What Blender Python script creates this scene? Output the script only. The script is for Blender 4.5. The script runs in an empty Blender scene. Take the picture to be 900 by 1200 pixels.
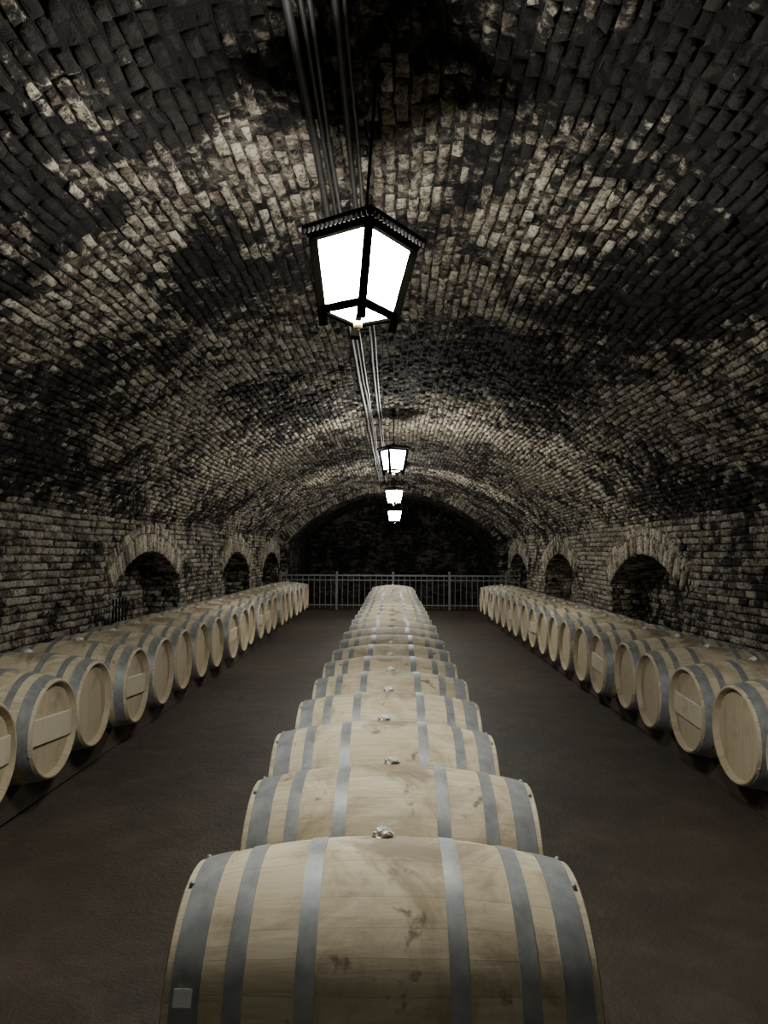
import bpy, math, random
import numpy as np
from mathutils import Matrix, Vector, Euler
random.seed(7); rng=np.random.default_rng(7)
scene=bpy.context.scene
pi=math.pi

# ------------------------------------------------------------ node helpers
def mat(name):
    m=bpy.data.materials.new(name); m.use_nodes=True
    nt=m.node_tree; nt.nodes.clear()
    out=nt.nodes.new('ShaderNodeOutputMaterial')
    b=nt.nodes.new('ShaderNodeBsdfPrincipled')
    nt.links.new(b.outputs[0],out.inputs[0])
    return m,nt,b
def setv(nt,sock,v):
    if hasattr(v,'is_output') : nt.links.new(v,sock)
    else: sock.default_value=v
def M(nt,op,a,b=None,c=None,clamp=False):
    n=nt.nodes.new('ShaderNodeMath'); n.operation=op; n.use_clamp=clamp
    setv(nt,n.inputs[0],a)
    if b is not None: setv(nt,n.inputs[1],b)
    if c is not None: setv(nt,n.inputs[2],c)
    return n.outputs[0]
def noise(nt,vec,scale,detail=4,rough=.6,dist=0):
    n=nt.nodes.new('ShaderNodeTexNoise')
    n.inputs['Scale'].default_value=scale; n.inputs['Detail'].default_value=detail
    n.inputs['Roughness'].default_value=rough; n.inputs['Distortion'].default_value=dist
    nt.links.new(vec,n.inputs['Vector']); return n.outputs['Fac']
def ramp(nt,f,stops,interp='LINEAR'):
    n=nt.nodes.new('ShaderNodeValToRGB'); cr=n.color_ramp; cr.interpolation=interp
    while len(cr.elements)<len(stops): cr.elements.new(.5)
    for e,(p,c) in zip(cr.elements,stops):
        e.position=p; e.color=(c if isinstance(c,tuple) else (c,c,c))+(1,)
    nt.links.new(f,n.inputs[0]); return n.outputs[0]
def mix(nt,f,a,b,mode='MIX'):
    n=nt.nodes.new('ShaderNodeMix'); n.data_type='RGBA'; n.blend_type=mode
    setv(nt,n.inputs[0],f)
    for s,v in ((n.inputs[6],a),(n.inputs[7],b)):
        if isinstance(v,tuple): s.default_value=v+(1,)
        else: nt.links.new(v,s)
    return n.outputs[2]
def bump(nt,b,h,strength,dist):
    n=nt.nodes.new('ShaderNodeBump'); n.inputs['Strength'].default_value=strength
    n.inputs['Distance'].default_value=dist
    nt.links.new(h,n.inputs['Height']); nt.links.new(n.outputs[0],b.inputs['Normal'])

# ------------------------------------------------------------ materials
def brick_mat(name,mold_bias=0.0,dim=1.0,mortar=False):
    m,nt,b=mat(name)
    pos=nt.nodes.new('ShaderNodeTexCoord').outputs['Object']
    at=nt.nodes.new('ShaderNodeAttribute'); at.attribute_name='bcol'
    sep=nt.nodes.new('ShaderNodeSeparateColor'); nt.links.new(at.outputs['Color'],sep.inputs[0])
    R,G,B=sep.outputs[0],sep.outputs[1],sep.outputs[2]
    n1=noise(nt,pos,12,6,.75,.5); n2=noise(nt,pos,38,5,.75)
    if mortar:
        base=ramp(nt,n1,[(.44,(.012,.011,.010)),(.66,(.17*dim,.153*dim,.12*dim))])
    else:
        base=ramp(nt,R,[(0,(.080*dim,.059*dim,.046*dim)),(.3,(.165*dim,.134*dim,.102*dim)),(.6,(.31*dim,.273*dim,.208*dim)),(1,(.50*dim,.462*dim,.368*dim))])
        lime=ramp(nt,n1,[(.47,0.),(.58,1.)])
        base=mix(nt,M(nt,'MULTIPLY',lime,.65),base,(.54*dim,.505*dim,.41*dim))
        base=mix(nt,ramp(nt,n2,[(.48,0.),(.62,.9)]),base,(.033,.028,.025))
    big=noise(nt,pos,.5,3,.55,.4); mid=noise(nt,pos,2.0,6,.7,.6); small=noise(nt,pos,8,6,.75,.4)
    s=M(nt,'ADD',M(nt,'MULTIPLY',big,1.2),M(nt,'MULTIPLY',mid,2.1))
    s=M(nt,'ADD',s,M(nt,'MULTIPLY',small,2.1))
    s=M(nt,'ADD',s,M(nt,'MULTIPLY',G,.40))
    s=M(nt,'ADD',s,M(nt,'MULTIPLY',M(nt,'SUBTRACT',B,.5),2.0))  # B channel: sooty patches with vault light and shade painted in
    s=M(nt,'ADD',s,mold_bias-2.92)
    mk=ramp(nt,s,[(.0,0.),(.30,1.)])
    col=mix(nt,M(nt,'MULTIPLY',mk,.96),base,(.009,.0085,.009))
    nt.links.new(col,b.inputs['Base Color'])
    b.inputs['Roughness'].default_value=.92; b.inputs['Specular IOR Level'].default_value=.12
    h=M(nt,'ADD',M(nt,'MULTIPLY',n1,1.3),M(nt,'MULTIPLY',n2,.6))
    bump(nt,b,h,1.,.022)
    return m
VB=brick_mat('brick_vault_limewashed',0.13)
WB=brick_mat('brick_wall_limewashed',-.04,.88)
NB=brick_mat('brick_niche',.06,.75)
RB=brick_mat('brick_arch_ring',-.20)
DB=brick_mat('brick_sooty',.25,.28)  # darkest brick tone, used for the end bay
MO=brick_mat('dirty_mortar',.12,1.,True)

def floor_mat():
    m,nt,b=mat('earth_floor')
    pos=nt.nodes.new('ShaderNodeTexCoord').outputs['Object']
    n=noise(nt,pos,.8,6,.65,.5); n2=noise(nt,pos,9,6,.7); n3=noise(nt,pos,3,6,.7,.3)
    c=ramp(nt,n,[(.3,(.026,.019,.012)),(.7,(.056,.042,.027))])
    c=mix(nt,ramp(nt,n3,[(.46,0.),(.70,.6)]),c,(.088,.067,.045))
    c=mix(nt,ramp(nt,n2,[(.5,0.),(.75,.5)]),c,(.020,.015,.010))
    nt.links.new(c,b.inputs['Base Color'])
    b.inputs['Roughness'].default_value=.66
    b.inputs['Specular IOR Level'].default_value=.4
    bump(nt,b,M(nt,'ADD',M(nt,'ADD',n2,n3),M(nt,'MULTIPLY',noise(nt,pos,60,3,.6),.5)),.7,.012); return m
FM=floor_mat()

def stave_mat():
    m,nt,b=mat('oak_staves')
    uv=nt.nodes.new('ShaderNodeUVMap'); uv.uv_map='UVMap'
    sx=nt.nodes.new('ShaderNodeSeparateXYZ'); nt.links.new(uv.outputs[0],sx.inputs[0])
    u,v=sx.outputs[0],sx.outputs[1]
    oi=nt.nodes.new('ShaderNodeObjectInfo').outputs['Random']
    t=M(nt,'ADD',M(nt,'MULTIPLY',u,27.),M(nt,'MULTIPLY',M(nt,'SINE',M(nt,'MULTIPLY',u,pi*2*6)),.25))
    fl=M(nt,'FLOOR',t); fr=M(nt,'FRACT',t)
    wn=nt.nodes.new('ShaderNodeTexWhiteNoise'); wn.noise_dimensions='2D'
    cv=nt.nodes.new('ShaderNodeCombineXYZ'); nt.links.new(fl,cv.inputs[0]); nt.links.new(M(nt,'MULTIPLY',oi,37.),cv.inputs[1])
    nt.links.new(cv.outputs[0],wn.inputs['Vector'])
    rnd=wn.outputs['Value']
    gv=nt.nodes.new('ShaderNodeCombineXYZ')
    nt.links.new(M(nt,'MULTIPLY',u,60.),gv.inputs[0]); nt.links.new(M(nt,'MULTIPLY',v,3.0),gv.inputs[1])
    nt.links.new(M(nt,'ADD',M(nt,'MULTIPLY',oi,50.),M(nt,'MULTIPLY',rnd,9.)),gv.inputs[2])
    g=noise(nt,gv.outputs[0],2.0,6,.65,.4)
    col=ramp(nt,g,[(.25,(.44,.375,.245)),(.5,(.61,.54,.38)),(.8,(.73,.665,.50))])
    col=mix(nt,M(nt,'MULTIPLY',rnd,.45),col,(.48,.41,.27))
    tv=nt.nodes.new('ShaderNodeCombineXYZ')
    nt.links.new(M(nt,'MULTIPLY',u,2.17),tv.inputs[0]); nt.links.new(v,tv.inputs[1]); nt.links.new(M(nt,'MULTIPLY',oi,91.),tv.inputs[2])
    st=noise(nt,tv.outputs[0],4.5,7,.70,.8); st2=noise(nt,tv.outputs[0],10,5,.6,.3)
    col=mix(nt,ramp(nt,st,[(.46,0.),(.66,.65)]),col,(.24,.19,.115))
    col=mix(nt,ramp(nt,st2,[(.64,0.),(.70,.7)]),col,(.12,.09,.058))
    du=M(nt,'MULTIPLY',M(nt,'MINIMUM',u,M(nt,'SUBTRACT',1.,u)),2.17)
    dv=M(nt,'ADD',v,-.06)
    dd=M(nt,'SQRT',M(nt,'ADD',M(nt,'MULTIPLY',du,du),M(nt,'MULTIPLY',dv,dv)))
    sp=M(nt,'ADD',M(nt,'MULTIPLY',dd,-4.0),M(nt,'MULTIPLY',st,1.6))
    col=mix(nt,ramp(nt,sp,[(.05,0.),(.45,.7)]),col,(.18,.14,.09))
    seam=M(nt,'LESS_THAN',M(nt,'MINIMUM',fr,M(nt,'SUBTRACT',1.,fr)),.011)
    col=mix(nt,M(nt,'MULTIPLY',seam,.4),col,(.18,.135,.085))
    nt.links.new(col,b.inputs['Base Color']); b.inputs['Roughness'].default_value=.68
    b.inputs['Specular IOR Level'].default_value=.25
    bump(nt,b,M(nt,'SUBTRACT',M(nt,'MULTIPLY',g,.5),seam),.4,.003)
    return m
def head_mat(name,c1,c2,plank=9.0):
    m,nt,b=mat(name)
    pos=nt.nodes.new('ShaderNodeTexCoord').outputs['Object']
    s=nt.nodes.new('ShaderNodeSeparateXYZ'); nt.links.new(pos,s.inputs[0])
    oi=nt.nodes.new('ShaderNodeObjectInfo').outputs['Random']
    t=M(nt,'ADD',M(nt,'MULTIPLY',s.outputs[1],plank),.37)
    fl=M(nt,'FLOOR',t); fr=M(nt,'FRACT',t)
    wn=nt.nodes.new('ShaderNodeTexWhiteNoise'); wn.noise_dimensions='2D'
    cv=nt.nodes.new('ShaderNodeCombineXYZ'); nt.links.new(fl,cv.inputs[0]); nt.links.new(M(nt,'MULTIPLY',oi,17.),cv.inputs[1])
    nt.links.new(cv.outputs[0],wn.inputs['Vector'])
    gv=nt.nodes.new('ShaderNodeCombineXYZ')
    nt.links.new(M(nt,'MULTIPLY',s.outputs[1],30.),gv.inputs[0]); nt.links.new(M(nt,'MULTIPLY',s.outputs[2],2.5),gv.inputs[1])
    nt.links.new(M(nt,'ADD',M(nt,'MULTIPLY',oi,50.),fl),gv.inputs[2])
    g=noise(nt,gv.outputs[0],2.,5,.6,.3)
    col=ramp(nt,g,[(.25,c1),(.75,c2)])
    col=mix(nt,M(nt,'MULTIPLY',wn.outputs['Value'],.35),col,c1)
    seam=M(nt,'LESS_THAN',fr,.025)
    col=mix(nt,M(nt,'MULTIPLY',seam,.5),col,(.1,.07,.04))
    col=mix(nt,ramp(nt,noise(nt,pos,5,4,.6),[(.55,0.),(.75,.5)]),col,(.2,.15,.09))
    nt.links.new(col,b.inputs['Base Color']); b.inputs['Roughness'].default_value=.65
    bump(nt,b,M(nt,'SUBTRACT',M(nt,'MULTIPLY',g,.4),seam),.4,.003)
    return m
ST=stave_mat()
HD=head_mat('oak_head',(.38,.315,.20),(.55,.475,.33))
BAR=head_mat('planed_pale_oak',(.50,.44,.32),(.62,.56,.42),1.0)
def simple(name,c,rough,metal=0,var=.3,scale=20,bs=.2,spec=.5):
    m,nt,b=mat(name)
    pos=nt.nodes.new('ShaderNodeTexCoord').outputs['Object']
    n=noise(nt,pos,scale,5,.65)
    nt.links.new(ramp(nt,n,[(.3,tuple(x*(1-var) for x in c)),(.7,tuple(min(1,x*(1+var)) for x in c))]),b.inputs['Base Color'])
    b.inputs['Roughness'].default_value=rough; b.inputs['Metallic'].default_value=metal
    b.inputs['Specular IOR Level'].default_value=spec
    bump(nt,b,n,bs,.003); return m
HOOP=simple('galvanized_hoop',(.29,.305,.308),.50,.3,.28,14,.2,.4)
IRON=simple('black_iron',(.010,.009,.009),.85,0,.3,20,.2,.1)
LIRON=simple('lantern_matt_black',(.0004,.0004,.0003),1.0,0,.3,20,.1,0.0)
RAIL=simple('grey_railing_paint',(.15,.15,.145),.55,.1)
PLAS=simple('crumpled_plastic',(.66,.66,.61),.25,0,.2,60,.5)
TAG=simple('white_tag',(.75,.75,.72),.5,0,.05)
RACK=simple('rack_timber',(.06,.043,.028),.8)
BLACKW=simple('conduit_paint',(.025,.023,.022),.6)
GALV=simple('conduit_galvanized',(.06,.06,.058),.5,.3)
def glow(name,s):
    m=bpy.data.materials.new(name); m.use_nodes=True; nt=m.node_tree; nt.nodes.clear()
    o=nt.nodes.new('ShaderNodeOutputMaterial'); e=nt.nodes.new('ShaderNodeEmission')
    e.inputs[0].default_value=(1,.975,.90,1); e.inputs[1].default_value=s
    nt.links.new(e.outputs[0],o.inputs[0]); return m
GLASS=glow('lit_frosted_glass',265)
GLASS2=glow('lit_frosted_glass_dim',110)
GLASS0=glow('lit_frosted_glass_faint',60)

# ------------------------------------------------------------ mesh builder
class MB:
    def __init__(s): s.v=[];s.f=[];s.mi=[];s.sm=[];s.uv={};s.mats=[]
    def m(s,mt):
        if mt not in s.mats: s.mats.append(mt)
        return s.mats.index(mt)
    def add(s,vs,fs,mt,smooth=False):
        o=len(s.v); s.v+= [tuple(p) for p in vs]; k=s.m(mt)
        for f in fs: s.f.append(tuple(i+o for i in f)); s.mi.append(k); s.sm.append(smooth)
        return o
    def box(s,c,size,mt,R=None,ch=0.0):
        x,y,z=[q/2 for q in size]; c=Vector(c)
        if ch<=0:
            P=[Vector((sx*x,sy*y,sz*z)) for sx in(-1,1) for sy in(-1,1) for sz in(-1,1)]
            F=[(0,1,3,2),(4,6,7,5),(0,4,5,1),(2,3,7,6),(0,2,6,4),(1,5,7,3)]
        else:
            import bmesh
            bm=bmesh.new()
            bmesh.ops.create_cube(bm,size=1)
            for v in bm.verts: v.co=Vector((v.co.x*2*x,v.co.y*2*y,v.co.z*2*z))
            bmesh.ops.bevel(bm,geom=list(bm.edges),offset=ch,segments=1,affect='EDGES',profile=.5)
            bm.verts.index_update()
            P=[v.co.copy() for v in bm.verts]; F=[tuple(v.index for v in f.verts) for f in bm.faces]; bm.free()
        if R is not None: P=[R@p for p in P]
        s.add([p+c for p in P],F,mt)
    def bar(s,a,b,w,h,mt):
        a=Vector(a);b=Vector(b); d=b-a; q=d.to_track_quat('Y','Z').to_matrix()
        s.box((a+b)/2,(w,d.length,h),mt,q)
    def cyl(s,a,b,r1,r2,mt,n=16,smooth=True,caps=True):
        a=Vector(a);b=Vector(b); q=(b-a).to_track_quat('Z','Y').to_matrix()
        P=[];F=[]
        for c,r in((a,r1),(b,r2)):
            for i in range(n):
                t=2*pi*i/n; P.append(c+q@Vector((r*math.cos(t),r*math.sin(t),0)))
        for i in range(n): F.append((i,(i+1)%n,n+(i+1)%n,n+i))
        s.add(P,F,mt,smooth)
        if caps:
            s.add(P[:n],[tuple(range(n))[::-1]],mt); s.add(P[n:],[tuple(range(n))],mt)
    def ball(s,c,r,mt,n=12,sq=(1,1,1)):
        P=[];F=[]
        for j in range(n//2+1):
            a=pi*j/(n//2)
            for i in range(n):
                t=2*pi*i/n
                P.append((c[0]+r*sq[0]*math.sin(a)*math.cos(t),c[1]+r*sq[1]*math.sin(a)*math.sin(t),c[2]+r*sq[2]*math.cos(a)))
        for j in range(n//2):
            for i in range(n):
                F.append((j*n+i,(j+1)*n+i,(j+1)*n+(i+1)%n,j*n+(i+1)%n))
        s.add(P,F,mt,True)
    def mesh(s,name):
        me=bpy.data.meshes.new(name); me.from_pydata(s.v,[],s.f)
        for mt in s.mats: me.materials.append(mt)
        me.polygons.foreach_set('material_index',s.mi); me.polygons.foreach_set('use_smooth',s.sm)
        me.update(); return me
    def obj(s,name,loc=(0,0,0),rot=(0,0,0)):
        o=bpy.data.objects.new(name,s.mesh(name)); scene.collection.objects.link(o)
        o.location=loc; o.rotation_euler=rot; return o

# ------------------------------------------------------------ brickwork
class BrickMesh:
    FB=np.array([(0,1,5,4),(1,2,6,5),(2,3,7,6),(3,0,4,7),(4,5,9,8),(5,6,10,9),(6,7,11,10),(7,4,8,11),(8,9,10,11)])
    def __init__(s): s.V=[];s.F=[];s.MI=[];s.C=[];s.n=0;s.mats=[]
    def mi(s,m):
        if m not in s.mats: s.mats.append(m)
        return s.mats.index(m)
    def grid(s,us,vs,mapf,mt,d=0.0,sootf=None):
        U,V=np.meshgrid(us,vs,indexing='ij'); P=np.stack(mapf(U.ravel(),V.ravel(),np.full(U.size,d)),-1)
        nu,nv=len(us),len(vs); F=[]
        for i in range(nu-1):
            for j in range(nv-1):
                F.append((i*nv+j,(i+1)*nv+j,(i+1)*nv+j+1,i*nv+j+1))
        s.V.append(P); s.F.append(np.array(F)+s.n); s.MI.append(np.full(len(F),s.mi(mt)))
        c=np.full((len(P),4),.5)
        if sootf is not None: c[:,2]=sootf(U.ravel(),V.ravel())
        s.C.append(c); s.n+=len(P)
    def quads(s,P,F,mt):
        P=np.array(P,float); s.V.append(P); s.F.append(np.array(F)+s.n); s.MI.append(np.full(len(F),s.mi(mt)))
        s.C.append(np.full((len(P),4),.5)); s.n+=len(P)
    def field(s,u0,u1,v0,v1,L,H,mapf,mt,gap=.011,keep=None,dmin=.006,dmax=.03,split=True,stack=False,sootf=None,rough=1.0):
        B=[]
        nr=max(1,round((v1-v0)/H)); h=(v1-v0)/nr
        for r in range(nr):
            off=(0 if stack else (r%2)*.5*L)+random.uniform(-.12,.12)*L
            u=u0-L+off
            while u<u1:
                l=L*random.uniform(.75,1.2)
                a,b=max(u,u0),min(u+l,u1); u+=l
                if b-a<.04: continue
                a+=gap/2;b-=gap/2
                va,vb=v0+r*h+gap/2,v0+(r+1)*h-gap/2
                if keep is None: B.append((a,b,va,vb)); continue
                k=[keep(x,y) for x in(a,b) for y in(va,vb)]
                if all(k): B.append((a,b,va,vb))
                elif any(k) and split:
                    m=4
                    for q in range(m):
                        aa=a+(b-a)*q/m; bb=a+(b-a)*(q+1)/m
                        if keep((aa+bb)/2,(va+vb)/2): B.append((aa,bb,va,vb))
        B=np.array(B); n=len(B)
        if n==0: return
        a,b,c,d=B.T
        top=rng.uniform(dmin,dmax,n); ch=rng.uniform(.004,.012,n)
        J=lambda sc: rng.normal(0,sc*rough,n)
        us=np.zeros((n,12));vs=np.zeros((n,12));ds=np.zeros((n,12))
        cu=[a,b,b,a]; cv=[c,c,d,d]; su=[1,-1,-1,1]; sv=[1,1,-1,-1]
        for k in range(4):
            ju,jv=J(.004),J(.003)
            us[:,k]=cu[k];vs[:,k]=cv[k];ds[:,k]=-.01
            us[:,4+k]=cu[k]+ju;vs[:,4+k]=cv[k]+jv;ds[:,4+k]=top-ch+J(.002)
            i1=np.abs(rng.normal(0,.008*rough,n))+ch; i2=np.abs(rng.normal(0,.005*rough,n))+ch*.9
            us[:,8+k]=cu[k]+su[k]*i1;vs[:,8+k]=cv[k]+sv[k]*i2;ds[:,8+k]=top+J(.004)
        P=np.stack(mapf(us.ravel(),vs.ravel(),ds.ravel()),-1)
        F=(np.arange(n)[:,None,None]*12+s.FB[None]).reshape(-1,4)
        s.V.append(P); s.F.append(F+s.n); s.MI.append(np.full(len(F),s.mi(mt)))
        col=np.ones((n,4)); col[:,0]=rng.random(n); col[:,1]=rng.random(n); col[:,2]=.5
        C=np.repeat(col,12,axis=0)
        if sootf is not None: C[:,2]=sootf(us.ravel(),vs.ravel())
        s.C.append(C); s.n+=len(P)
    def obj(s,name):
        V=np.concatenate(s.V);F=np.concatenate(s.F);MI=np.concatenate(s.MI);C=np.concatenate(s.C)
        me=bpy.data.meshes.new(name)
        me.vertices.add(len(V)); me.vertices.foreach_set('co',V.astype(np.float32).ravel())
        me.loops.add(F.size); me.loops.foreach_set('vertex_index',F.ravel().astype(np.int32))
        me.polygons.add(len(F)); me.polygons.foreach_set('loop_start',np.arange(0,F.size,4,dtype=np.int32))
        try: me.polygons.foreach_set('loop_total',np.full(len(F),4,dtype=np.int32))
        except Exception: pass
        me.polygons.foreach_set('material_index',MI.astype(np.int32))
        for m in s.mats: me.materials.append(m)
        me.update(calc_edges=True)
        at=me.color_attributes.new('bcol','FLOAT_COLOR','POINT'); at.data.foreach_set('color',C.astype(np.float32).ravel())
        o=bpy.data.objects.new(name,me); scene.collection.objects.link(o); return o

XW=3.2; ZS=1.95; ZC=3.45
def arc(xw,zs,zc):
    r=((xw**2)+(zc-zs)**2)/(2*(zc-zs)); return r,zc-r,math.asin(xw/r)
Y0=-5.2; Y1=20.6; Y2=25.5
R1,C1,A1=arc(XW,ZS,ZC)
def vault_map(R,C,wob=1.0):
    def f(u,v,d):
        dd=d+wob*(.014*np.sin(u*2.3+v*3.1)+.012*np.sin(v*7.3-u*1.1))
        vv=v+wob*(.010*np.sin(u*2.1+v*1.3)+.003*np.sin(u*7.7+v*4))
        return ((R-dd)*np.sin(vv/R),u,C+(R-dd)*np.cos(vv/R))
    return f
# sooty / clean-lime patches plus painted shade and light on the vault:  (Y, arc position s, size Y, size s, amount)
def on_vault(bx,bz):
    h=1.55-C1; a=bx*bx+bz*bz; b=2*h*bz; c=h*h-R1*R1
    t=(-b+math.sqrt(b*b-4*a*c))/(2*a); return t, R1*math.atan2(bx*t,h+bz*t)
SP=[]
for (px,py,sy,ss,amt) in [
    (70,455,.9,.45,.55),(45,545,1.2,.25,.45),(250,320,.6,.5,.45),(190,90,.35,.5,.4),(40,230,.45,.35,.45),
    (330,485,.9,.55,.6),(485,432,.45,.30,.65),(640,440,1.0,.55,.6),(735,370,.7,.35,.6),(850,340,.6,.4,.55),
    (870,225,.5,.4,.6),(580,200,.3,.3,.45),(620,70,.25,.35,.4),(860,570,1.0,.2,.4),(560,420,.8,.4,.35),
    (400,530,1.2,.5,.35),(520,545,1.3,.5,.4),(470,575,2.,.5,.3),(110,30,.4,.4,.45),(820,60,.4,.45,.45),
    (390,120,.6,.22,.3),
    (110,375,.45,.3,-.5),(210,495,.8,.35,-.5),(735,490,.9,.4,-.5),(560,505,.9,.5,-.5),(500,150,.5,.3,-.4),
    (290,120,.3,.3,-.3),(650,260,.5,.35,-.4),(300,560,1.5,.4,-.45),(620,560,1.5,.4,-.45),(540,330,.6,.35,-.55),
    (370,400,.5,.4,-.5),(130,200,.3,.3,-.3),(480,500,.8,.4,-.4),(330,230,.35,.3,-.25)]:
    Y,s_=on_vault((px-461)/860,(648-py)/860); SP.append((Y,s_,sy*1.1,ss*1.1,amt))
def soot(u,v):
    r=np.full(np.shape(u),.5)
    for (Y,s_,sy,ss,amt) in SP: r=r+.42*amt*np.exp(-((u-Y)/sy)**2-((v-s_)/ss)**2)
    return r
ceil=BrickMesh()
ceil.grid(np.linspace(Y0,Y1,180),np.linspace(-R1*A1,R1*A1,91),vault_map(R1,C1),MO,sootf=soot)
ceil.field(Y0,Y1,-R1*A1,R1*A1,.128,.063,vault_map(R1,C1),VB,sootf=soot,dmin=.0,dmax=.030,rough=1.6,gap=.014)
X2=2.95;R2,C2,A2=arc(X2,1.85,3.27)
ceil.grid(np.linspace(Y1,Y2,4),np.linspace(-R2*A2,R2*A2,41),vault_map(R2,C2,0),MO)
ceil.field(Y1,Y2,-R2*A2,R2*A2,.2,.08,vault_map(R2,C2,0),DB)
def ring_map(R,C,y): return lambda u,v,d:((R+v)*np.sin(u/R),y-d,C+(R+v)*np.cos(u/R))
ceil.grid(np.linspace(-R2*(A2+.04),R2*(A2+.04),60),np.array([0,.45]),ring_map(R2,C2,Y1),MO)
ceil.field(-R2*A2,R2*A2,0,.36,.078,.36,ring_map(R2,C2,Y1),NB,stack=True)
ceil.obj('ceiling')

NW,NR,NT=1.34,.42,1.55
RN,CN,AN=arc(NW,NT-NR,NT)
RH=.36
def side_wall(name,sx,niches,D=.55):
    w=BrickMesh()
    mp=lambda u,v,d:(sx*(XW-d),u,v+.006*np.sin(u*2.1+v))
    def inner(y,z):
        for yc in niches:
            if abs(y-yc)<NW and z<CN+math.sqrt(max(0,RN**2-(y-yc)**2)): return True
        return False
    def keep(y,z):
        if inner(y,z): return False
        for yc in niches:
            r=math.hypot(y-yc,z-CN)
            if r<RN+RH and abs(math.atan2(y-yc,z-CN))<AN+.02: return False
        return True
    ys=set([Y0,Y1])
    for yc in niches:
        for t in np.linspace(-NW,NW,25): ys.add(round(yc+t,5))
    ys=sorted(y for y in ys if Y0<=y<=Y1)
    P=[];F=[]
    for a,b in zip(ys[:-1],ys[1:]):
        mdl=(a+b)/2; za=zb=0
        for yc in niches:
            if abs(mdl-yc)<NW:
                za=CN+math.sqrt(max(0,RN**2-(a-yc)**2)); zb=CN+math.sqrt(max(0,RN**2-(b-yc)**2))
        o=len(P); P+=[(sx*XW,a,za),(sx*XW,b,zb),(sx*XW,b,ZS+.02),(sx*XW,a,ZS+.02)]; F.append((o,o+1,o+2,o+3))
    w.quads(P,F,MO)
    w.field(Y0,Y1,0,ZS,.24,.072,mp,WB,keep=keep,dmax=.032,rough=1.5,gap=.015)
    for yc in niches:
        rm=lambda u,v,d,yc=yc:(sx*(XW-d),yc+(RN+v)*np.sin(u/RN),CN+(RN+v)*np.cos(u/RN))
        w.field(-RN*AN,RN*AN,0,RH*.66,.07,RH*.66,rm,RB,stack=True,dmin=.02,dmax=.04)
        w.field(-RN*AN,RN*AN,RH*.66,RH,.07,RH*.34,rm,RB,stack=True,dmin=.02,dmax=.04)
        zt=NT+.02
        bm_=lambda u,v,d:(sx*(XW+D-d),u,v)
        w.grid(np.array([yc-NW,yc+NW]),np.array([0,zt]),bm_,MO)
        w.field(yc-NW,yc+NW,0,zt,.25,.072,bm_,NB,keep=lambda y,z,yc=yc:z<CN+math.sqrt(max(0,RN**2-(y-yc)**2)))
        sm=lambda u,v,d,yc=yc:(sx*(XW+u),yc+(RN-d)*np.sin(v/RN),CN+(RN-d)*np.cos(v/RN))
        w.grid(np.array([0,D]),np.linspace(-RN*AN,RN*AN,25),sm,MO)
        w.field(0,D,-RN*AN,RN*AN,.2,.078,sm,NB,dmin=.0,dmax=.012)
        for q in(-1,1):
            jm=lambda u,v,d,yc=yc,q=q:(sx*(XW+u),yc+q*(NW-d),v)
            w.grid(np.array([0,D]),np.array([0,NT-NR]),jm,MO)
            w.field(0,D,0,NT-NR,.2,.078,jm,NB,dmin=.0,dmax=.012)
    st=lambda u,v,d:(sx*(X2-.0+u),Y1-d,v)
    w.grid(np.array([0,XW-X2+.05]),np.array([0,ZS+.1]),st,MO)
    w.field(0,XW-X2,0,ZS,.25,.078,st,NB)
    fm=lambda u,v,d:(sx*(X2-d),u,v)
    w.grid(np.array([Y1,Y2]),np.array([0,1.87]),fm,MO)
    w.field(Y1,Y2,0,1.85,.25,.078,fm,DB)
    return w.obj(name)
side_wall('wall_left',-1,[-.9,4.35,9.65,15.0,19.25])
side_wall('wall_right',1,[-.6,4.1,9.5,14.2,18.9])

we=BrickMesh()
em=lambda u,v,d:(u,Y2-d,v)
we.grid(np.array([-X2,X2]),np.array([0,3.3]),em,MO)
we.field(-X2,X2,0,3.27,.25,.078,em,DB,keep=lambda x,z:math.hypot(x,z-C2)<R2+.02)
pm=lambda u,v,d:(u,Y2-.22-d,v)
for sx in(-1,1):
    a,b=sorted((sx*2.62,sx*X2))
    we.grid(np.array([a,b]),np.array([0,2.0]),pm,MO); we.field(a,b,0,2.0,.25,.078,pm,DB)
    jm=lambda u,v,d:(np.full_like(v,sx*2.62)-sx*d,Y2-.22+u,v)
    we.grid(np.array([0,.22]),np.array([0,2.0]),jm,DB)
R3,C3,A3=arc(2.62,1.95,3.0)
we.grid(np.linspace(-R3*A3,R3*A3,41),np.array([0,.36]),ring_map(R3,C3,Y2-.22),MO)
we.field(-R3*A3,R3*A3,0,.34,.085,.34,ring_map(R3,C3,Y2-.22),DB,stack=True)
so=lambda u,v,d:((R3-d)*np.sin(v/R3),Y2-.22+u,C3+(R3-d)*np.cos(v/R3))
we.grid(np.array([0,.22]),np.linspace(-R3*A3,R3*A3,41),so,DB)
we.obj('wall_end')
wb=BrickMesh()
bm2=lambda u,v,d:(u,Y0+d,v)
wb.grid(np.array([-XW,XW]),np.array([0,3.5]),bm2,MO)
wb.field(-XW,XW,0,3.45,.25,.078,bm2,WB,keep=lambda x,z:math.hypot(x,z-C1)<R1+.02)
wb.obj('wall_back')

# floor
nx,ny=70,260
xs=np.linspace(-3.9,3.9,nx); ys=np.linspace(Y0-.1,Y2+.1,ny)
fv=[];ff=[]
for y in ys:
    for x in xs:
        z=.008*math.sin(x*2.1+y*.7)+.006*math.sin(y*1.9-x*1.3)+random.uniform(-.002,.002)-.014
        fv.append((x,y,z))
for j in range(ny-1):
    for i in range(nx-1):
        a=j*nx+i; ff.append((a,a+1,a+nx+1,a+nx))
fb=MB(); fb.add(fv,ff,FM,True); fb.obj('floor')

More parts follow.
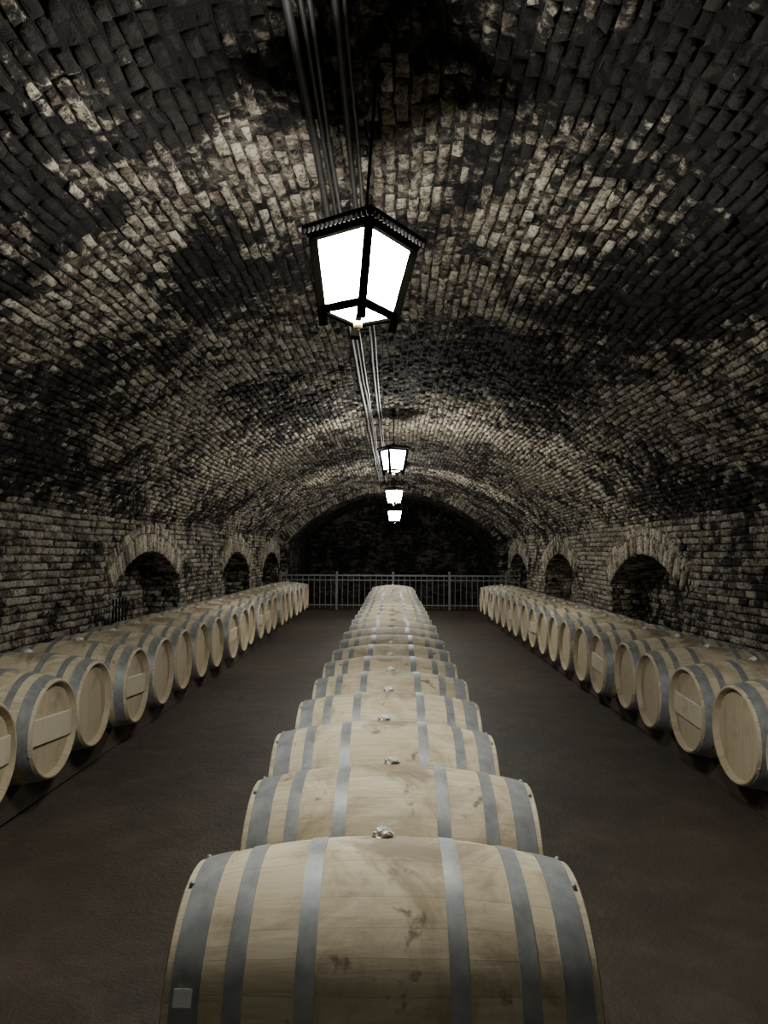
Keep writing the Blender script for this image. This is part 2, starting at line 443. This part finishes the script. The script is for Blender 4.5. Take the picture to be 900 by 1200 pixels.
# ------------------------------------------------------------ barrels
L2=.475; RBm=.345; RHd=.285
def rr(x): return RBm-(RBm-RHd)*(abs(x)/L2)**2
def barrel_mesh(name,bars,tag=False):
    b=MB(); n=96; st=31
    P=[];F=[]
    xs=[-L2+2*L2*i/(st-1) for i in range(st)]
    for x in xs:
        for i in range(n+1):
            t=2*pi*i/n; r=rr(x); P.append((x,r*math.sin(t),r*math.cos(t)))
    for j in range(st-1):
        for i in range(n):
            F.append((j*(n+1)+i,j*(n+1)+i+1,(j+1)*(n+1)+i+1,(j+1)*(n+1)+i))
    b.add(P,F,ST,True); nside=len(F)
    for s in(-1,1):
        prof=[(L2,rr(L2)),(L2+.004,rr(L2)-.006),(L2+.002,rr(L2)-.014),(L2-.035,rr(L2)-.022)]
        P=[];F=[]
        for (x,r) in prof:
            for i in range(n):
                t=2*pi*i/n; P.append((s*x,r*math.sin(t),r*math.cos(t)))
        for j in range(len(prof)-1):
            for i in range(n):
                q=(j*n+i,j*n+(i+1)%n,(j+1)*n+(i+1)%n,(j+1)*n+i); F.append(q if s<0 else q[::-1])
        b.add(P,F,HD,False)
        hp=P[-n:]; b.add(hp,[tuple(range(n)) if s<0 else tuple(range(n))[::-1]],HD)
        if bars:
            x=s*(L2-.035+.010); b.box((x,0,0),(.02,.505,.15),BAR,None,.004)
        for hx,hw in((.165,.042),(.318,.042),(.425,.066)):
            a,c=hx-hw/2,hx+hw/2
            pr=[(a,rr(a)-.001),(a,rr(a)+.0032),(c,rr(c)+.0032),(c,rr(c)-.001)]
            for j in range(3):     # separate strips keep the band's edges crisp
                P=[];F=[]
                for (x,r) in pr[j:j+2]:
                    for i in range(n):
                        t=2*pi*i/n; P.append((s*x,r*math.sin(t),r*math.cos(t)))
                for i in range(n):
                    q=(i,(i+1)%n,n+(i+1)%n,n+i); F.append(q if s>0 else q[::-1])
                b.add(P,F,HOOP,True)
            t0=.5+hx*2
            for dt in(-.06,.0):
                r=rr(hx)+.003; b.ball((s*hx,r*math.sin(t0+dt),r*math.cos(t0+dt)),.006,HOOP,8)
            if hx>.4:
                for tt in(0.1,-.5,2.2,4.3):
                    b.ball((s*(hx+.036),rr(hx+.03)*math.sin(tt),rr(hx+.03)*math.cos(tt)),.008,HOOP,8)
    b.cyl((0,0,RBm-.004),(0,0,RBm+.007),.022,.019,HD,20)
    rn=random.Random(3)
    P=[];F=[];m_=20;k=9
    for j in range(k+1):
        a=pi*.5*j/k
        for i in range(m_):
            t=2*pi*i/m_
            q=1+.12*math.sin(5*t+j*1.3)+.10*math.sin(3*t-j*.8)+rn.uniform(-.08,.08)
            P.append((.028*math.cos(a)*math.cos(t)*q if j<k else 0,.022*math.cos(a)*math.sin(t)*q if j<k else 0,RBm+.003+.022*math.sin(a)*(1+rn.uniform(-.14,.14))+.004*math.sin(4*t)*math.cos(a)))
    for j in range(k):
        for i in range(m_): F.append((j*m_+i,j*m_+(i+1)%m_,(j+1)*m_+(i+1)%m_,(j+1)*m_+i))
    b.add(P,F,PLAS,False)
    if tag:
        th=-math.radians(78); x=-.428; r=rr(x)+.006
        R=Matrix.Rotation(-th,3,'X')
        b.box((x,r*math.sin(th),r*math.cos(th)),(.040,.034,.003),TAG,R)
    me=b.mesh(name)
    uv=me.uv_layers.new(name='UVMap')
    data=np.zeros(len(me.loops)*2,dtype=np.float32)
    for p in me.polygons[:nside]:
        for l in p.loop_indices:
            vi=me.loops[l].vertex_index; j,i=divmod(vi,n+1)
            data[2*l]=i/n; data[2*l+1]=xs[j]
    uv.data.foreach_set('uv',data)
    return me
BA=barrel_mesh('wine_barrel_plain',False)
BB=barrel_mesh('wine_barrel_barred',True)
BT=barrel_mesh('wine_barrel_tagged',False,True)
def put(me,x,y,z,rx=0,rz=0):
    o=bpy.data.objects.new('wine_barrel',me); scene.collection.objects.link(o)
    o.location=(x,y,z); o.rotation_euler=(rx,0,rz); return o
ZCn=.455; offs=[-.022,.0,-.035,-.02,-.012]
for k in range(23):
    put(BT if k==0 else BA,offs[k] if k<5 else -.01+random.uniform(-.012,.012),1.9+.7*k,ZCn+(.012 if k==0 else .004 if k==1 else 0),-.2+random.uniform(-.04,.04),random.uniform(-.012,.012))
XS=2.03+L2
for k in range(-3,20):
    put(BB if (k in(0,2,7,11,-1) or random.random()<.12) else BA,-XS+random.uniform(-.03,.03),4.42+.7*k,.50,random.uniform(-.08,.08),random.uniform(-.025,.025))
for k in range(-3,19):
    put(BB if (k in(1,4,9,12) or random.random()<.10) else BA,XS+random.uniform(-.03,.03),4.50+.7*k,.475,random.uniform(-.08,.08),random.uniform(-.025,.025))

def rack(x,ya,yb,zc,ks):
    b=MB()
    for dx in(-.24,.24):
        top=zc-rr(.24)-.006
        b.box((x+dx,(ya+yb)/2,top/2-.005),(.10,yb-ya,top+.01),RACK,None,.008)
        for y in ks:
            for q in(-.14,.14):
                h=.028; w=.05
                P=[(x+dx-.04,y+q-w*.9,top),(x+dx+.04,y+q-w*.9,top),(x+dx+.04,y+q+w*.9,top),(x+dx-.04,y+q+w*.9,top)]
                yy=y+q+(w*.9 if q>0 else -w*.9)
                P+=[(x+dx-.04,yy,top+h),(x+dx+.04,yy,top+h)]
                if q>0: F=[(0,1,2,3),(3,2,5,4),(0,4,5,1),(0,3,4),(1,5,2)]
                else: F=[(0,1,2,3),(0,4,5,1),(4,3,2,5),(0,3,4),(1,5,2)]
                b.add(P,F,RACK)
    b.obj('barrel_rack')
rack(-.01,1.5,17.8,ZCn,[1.9+.7*k for k in range(23)])
rack(-XS,1.8,18.1,.50,[4.42+.7*k for k in range(-3,20)])
rack(XS,1.8,17.5,.475,[4.50+.7*k for k in range(-3,19)])

# ------------------------------------------------------------ railing
b=MB(); yf=20.25
for x in np.arange(-3.1,3.11,.155):
    b.cyl((x,yf,.03),(x,yf,.92),.012,.012,RAIL,8)
for z in(.12,.80): b.box((0,yf,z),(6.3,.035,.03),RAIL)
b.box((0,yf,.93),(6.3,.05,.04),RAIL)
for x in(-3.1,-1.55,0,1.55,3.1):
    b.box((x,yf,.48),(.06,.06,.98),RAIL); b.ball((x,yf,1.0),.04,RAIL,10)
b.obj('iron_railing')
b=MB()
for i in range(6): b.cyl((0,i*.10,.02),(0,i*.10,1.0),.012,.012,IRON,8)
for z in(.1,.9): b.bar((0,-.02,z),(0,.52,z),.02,.035,IRON)
b.obj('iron_gate',(-3.22,8.35,0))

# ------------------------------------------------------------ lanterns
simple_brass=simple('brass_finial',(.45,.30,.12),.4,.8)
def lantern_mesh(rod,glass):
    b=MB(); hb,ht,H=.100,.142,.30
    def cor(h,z): return [Vector((h,h,z)),Vector((-h,h,z)),Vector((-h,-h,z)),Vector((h,-h,z))]
    cb,ct=cor(hb,0),cor(ht,H)
    low=[c+(c-t)*(.05/H) for c,t in zip(cb,ct)]
    for i in range(4):
        b.bar(low[i],ct[i],.032,.032,LIRON)
        j=(i+1)%4
        b.bar(cb[i]+Vector((0,0,.008)),cb[j]+Vector((0,0,.008)),.022,.026,LIRON)
        b.bar(ct[i]-Vector((0,0,.010)),ct[j]-Vector((0,0,.010)),.022,.040,LIRON)
        k=.955
        sc=lambda v:Vector((v.x*k,v.y*k,v.z))
        b.add([sc(cb[i]),sc(cb[j]),sc(ct[j]),sc(ct[i])],[(0,1,2,3)],glass)
    b.add([Vector((c.x*.93,c.y*.93,.006)) for c in cb],[(0,1,2,3)],glass)
    b.cyl((0,0,.004),(0,0,-.03),.012,.012,LIRON,12); b.ball((0,0,-.038),.018,simple_brass,12)
    e=.172
    E0,E1,E2=cor(e,H+.005),cor(e,H+.026),cor(.045,H+.062)
    P=E0+E1+E2; F=[(3,2,1,0),(8,9,10,11)]
    for i in range(4):
        j=(i+1)%4; F+=[(i,j,4+j,4+i),(4+i,4+j,8+j,8+i)]
    b.add(P,F,IRON)
    for i in range(4):
        j=(i+1)%4; a,c=E0[i],E0[j]
        for q in range(15):
            p=a.lerp(c,(q+.5)/15)
            b.cyl((p.x*.985,p.y*.985,H+.006),(p.x*.985,p.y*.985,H-.010),.0105,.004,IRON,8)
    b.cyl((0,0,H+.06),(0,0,H+.085),.035,.014,IRON,16)
    b.cyl((0,0,H+.07),(0,0,H+rod),.0065,.0065,IRON,10)
    b.cyl((0,0,H+rod-.04),(0,0,H+rod),.025,.04,IRON,16)
    return b
LAMPS=((-.1,-3.1,2.55,.3,0,GLASS0),(-.074,2.78,2.462,.92,.065,GLASS),(0.0,9.9,2.655,.45,0,GLASS),(.015,15.6,2.60,.9,0,GLASS),(.035,19.6,2.39,.7,0,GLASS2))
for (x,y,zb,rot,tilt,gl) in LAMPS:
    zc=C1+math.sqrt(R1**2-x*x)
    o=lantern_mesh(zc-.015-zb-.30,gl).obj('hanging_lantern')
    o.matrix_world=Matrix.Translation((x,y,zc-.015))@Matrix.Rotation(tilt,4,'Y')@Matrix.Rotation(rot,4,'Z')@Matrix.Translation((0,0,-(zc-.015-zb)))

def tube(b,pts,r,mt,n=8):
    for p,q in zip(pts[:-1],pts[1:]): b.cyl(p,q,r,r,mt,n,True,False)
b=MB()
for x,r,mt,dz in((-.36,.017,BLACKW,.06),(-.32,.010,BLACKW,.055),(-.29,.010,GALV,.055),(-.20,.014,BLACKW,.06),(-.165,.008,GALV,.055)):
    z=C1+math.sqrt(R1**2-x*x)-dz
    pts=[Vector((x+random.uniform(-.008,.008),y,z-(.012 if k%2 else 0))) for k,y in enumerate(np.arange(Y0+.1,Y1-.1,.75))]
    tube(b,pts,r,mt)
for y in np.arange(-4.5,20,1.5):
    z=C1+math.sqrt(R1**2-.27**2)-.045
    b.box((-.265,y,z),(.26,.03,.02),IRON)
for (x,y,zb,rot,tilt,gl) in LAMPS:
    pts=[Vector((-.16+(x+.15)*t,y+.12-.12*t,3.37-.08*math.sin(pi*t))) for t in np.linspace(0,1,10)]
    tube(b,pts,.006,BLACKW)
b.obj('ceiling_conduit')

# ------------------------------------------------------------ world & camera
w=bpy.data.worlds.new('cellar_air'); scene.world=w; w.use_nodes=True
bg=w.node_tree.nodes.get('Background'); bg.inputs[0].default_value=(.02,.022,.026,1); bg.inputs[1].default_value=.1

cam=bpy.data.cameras.new('camera'); co=bpy.data.objects.new('camera',cam); scene.collection.objects.link(co)
cam.sensor_width=36; cam.sensor_fit='AUTO'; cam.lens=36*860/1200; cam.clip_start=.05
pitch=math.atan(48/860); yaw=math.atan(11/860)
Rm=Matrix.Rotation(yaw,4,'Z')@Matrix.Rotation(pi/2+pitch,4,'X')@Matrix.Rotation(math.radians(.3),4,'Z')
co.matrix_world=Matrix.Translation((0,0,1.55))@Rm
scene.camera=co
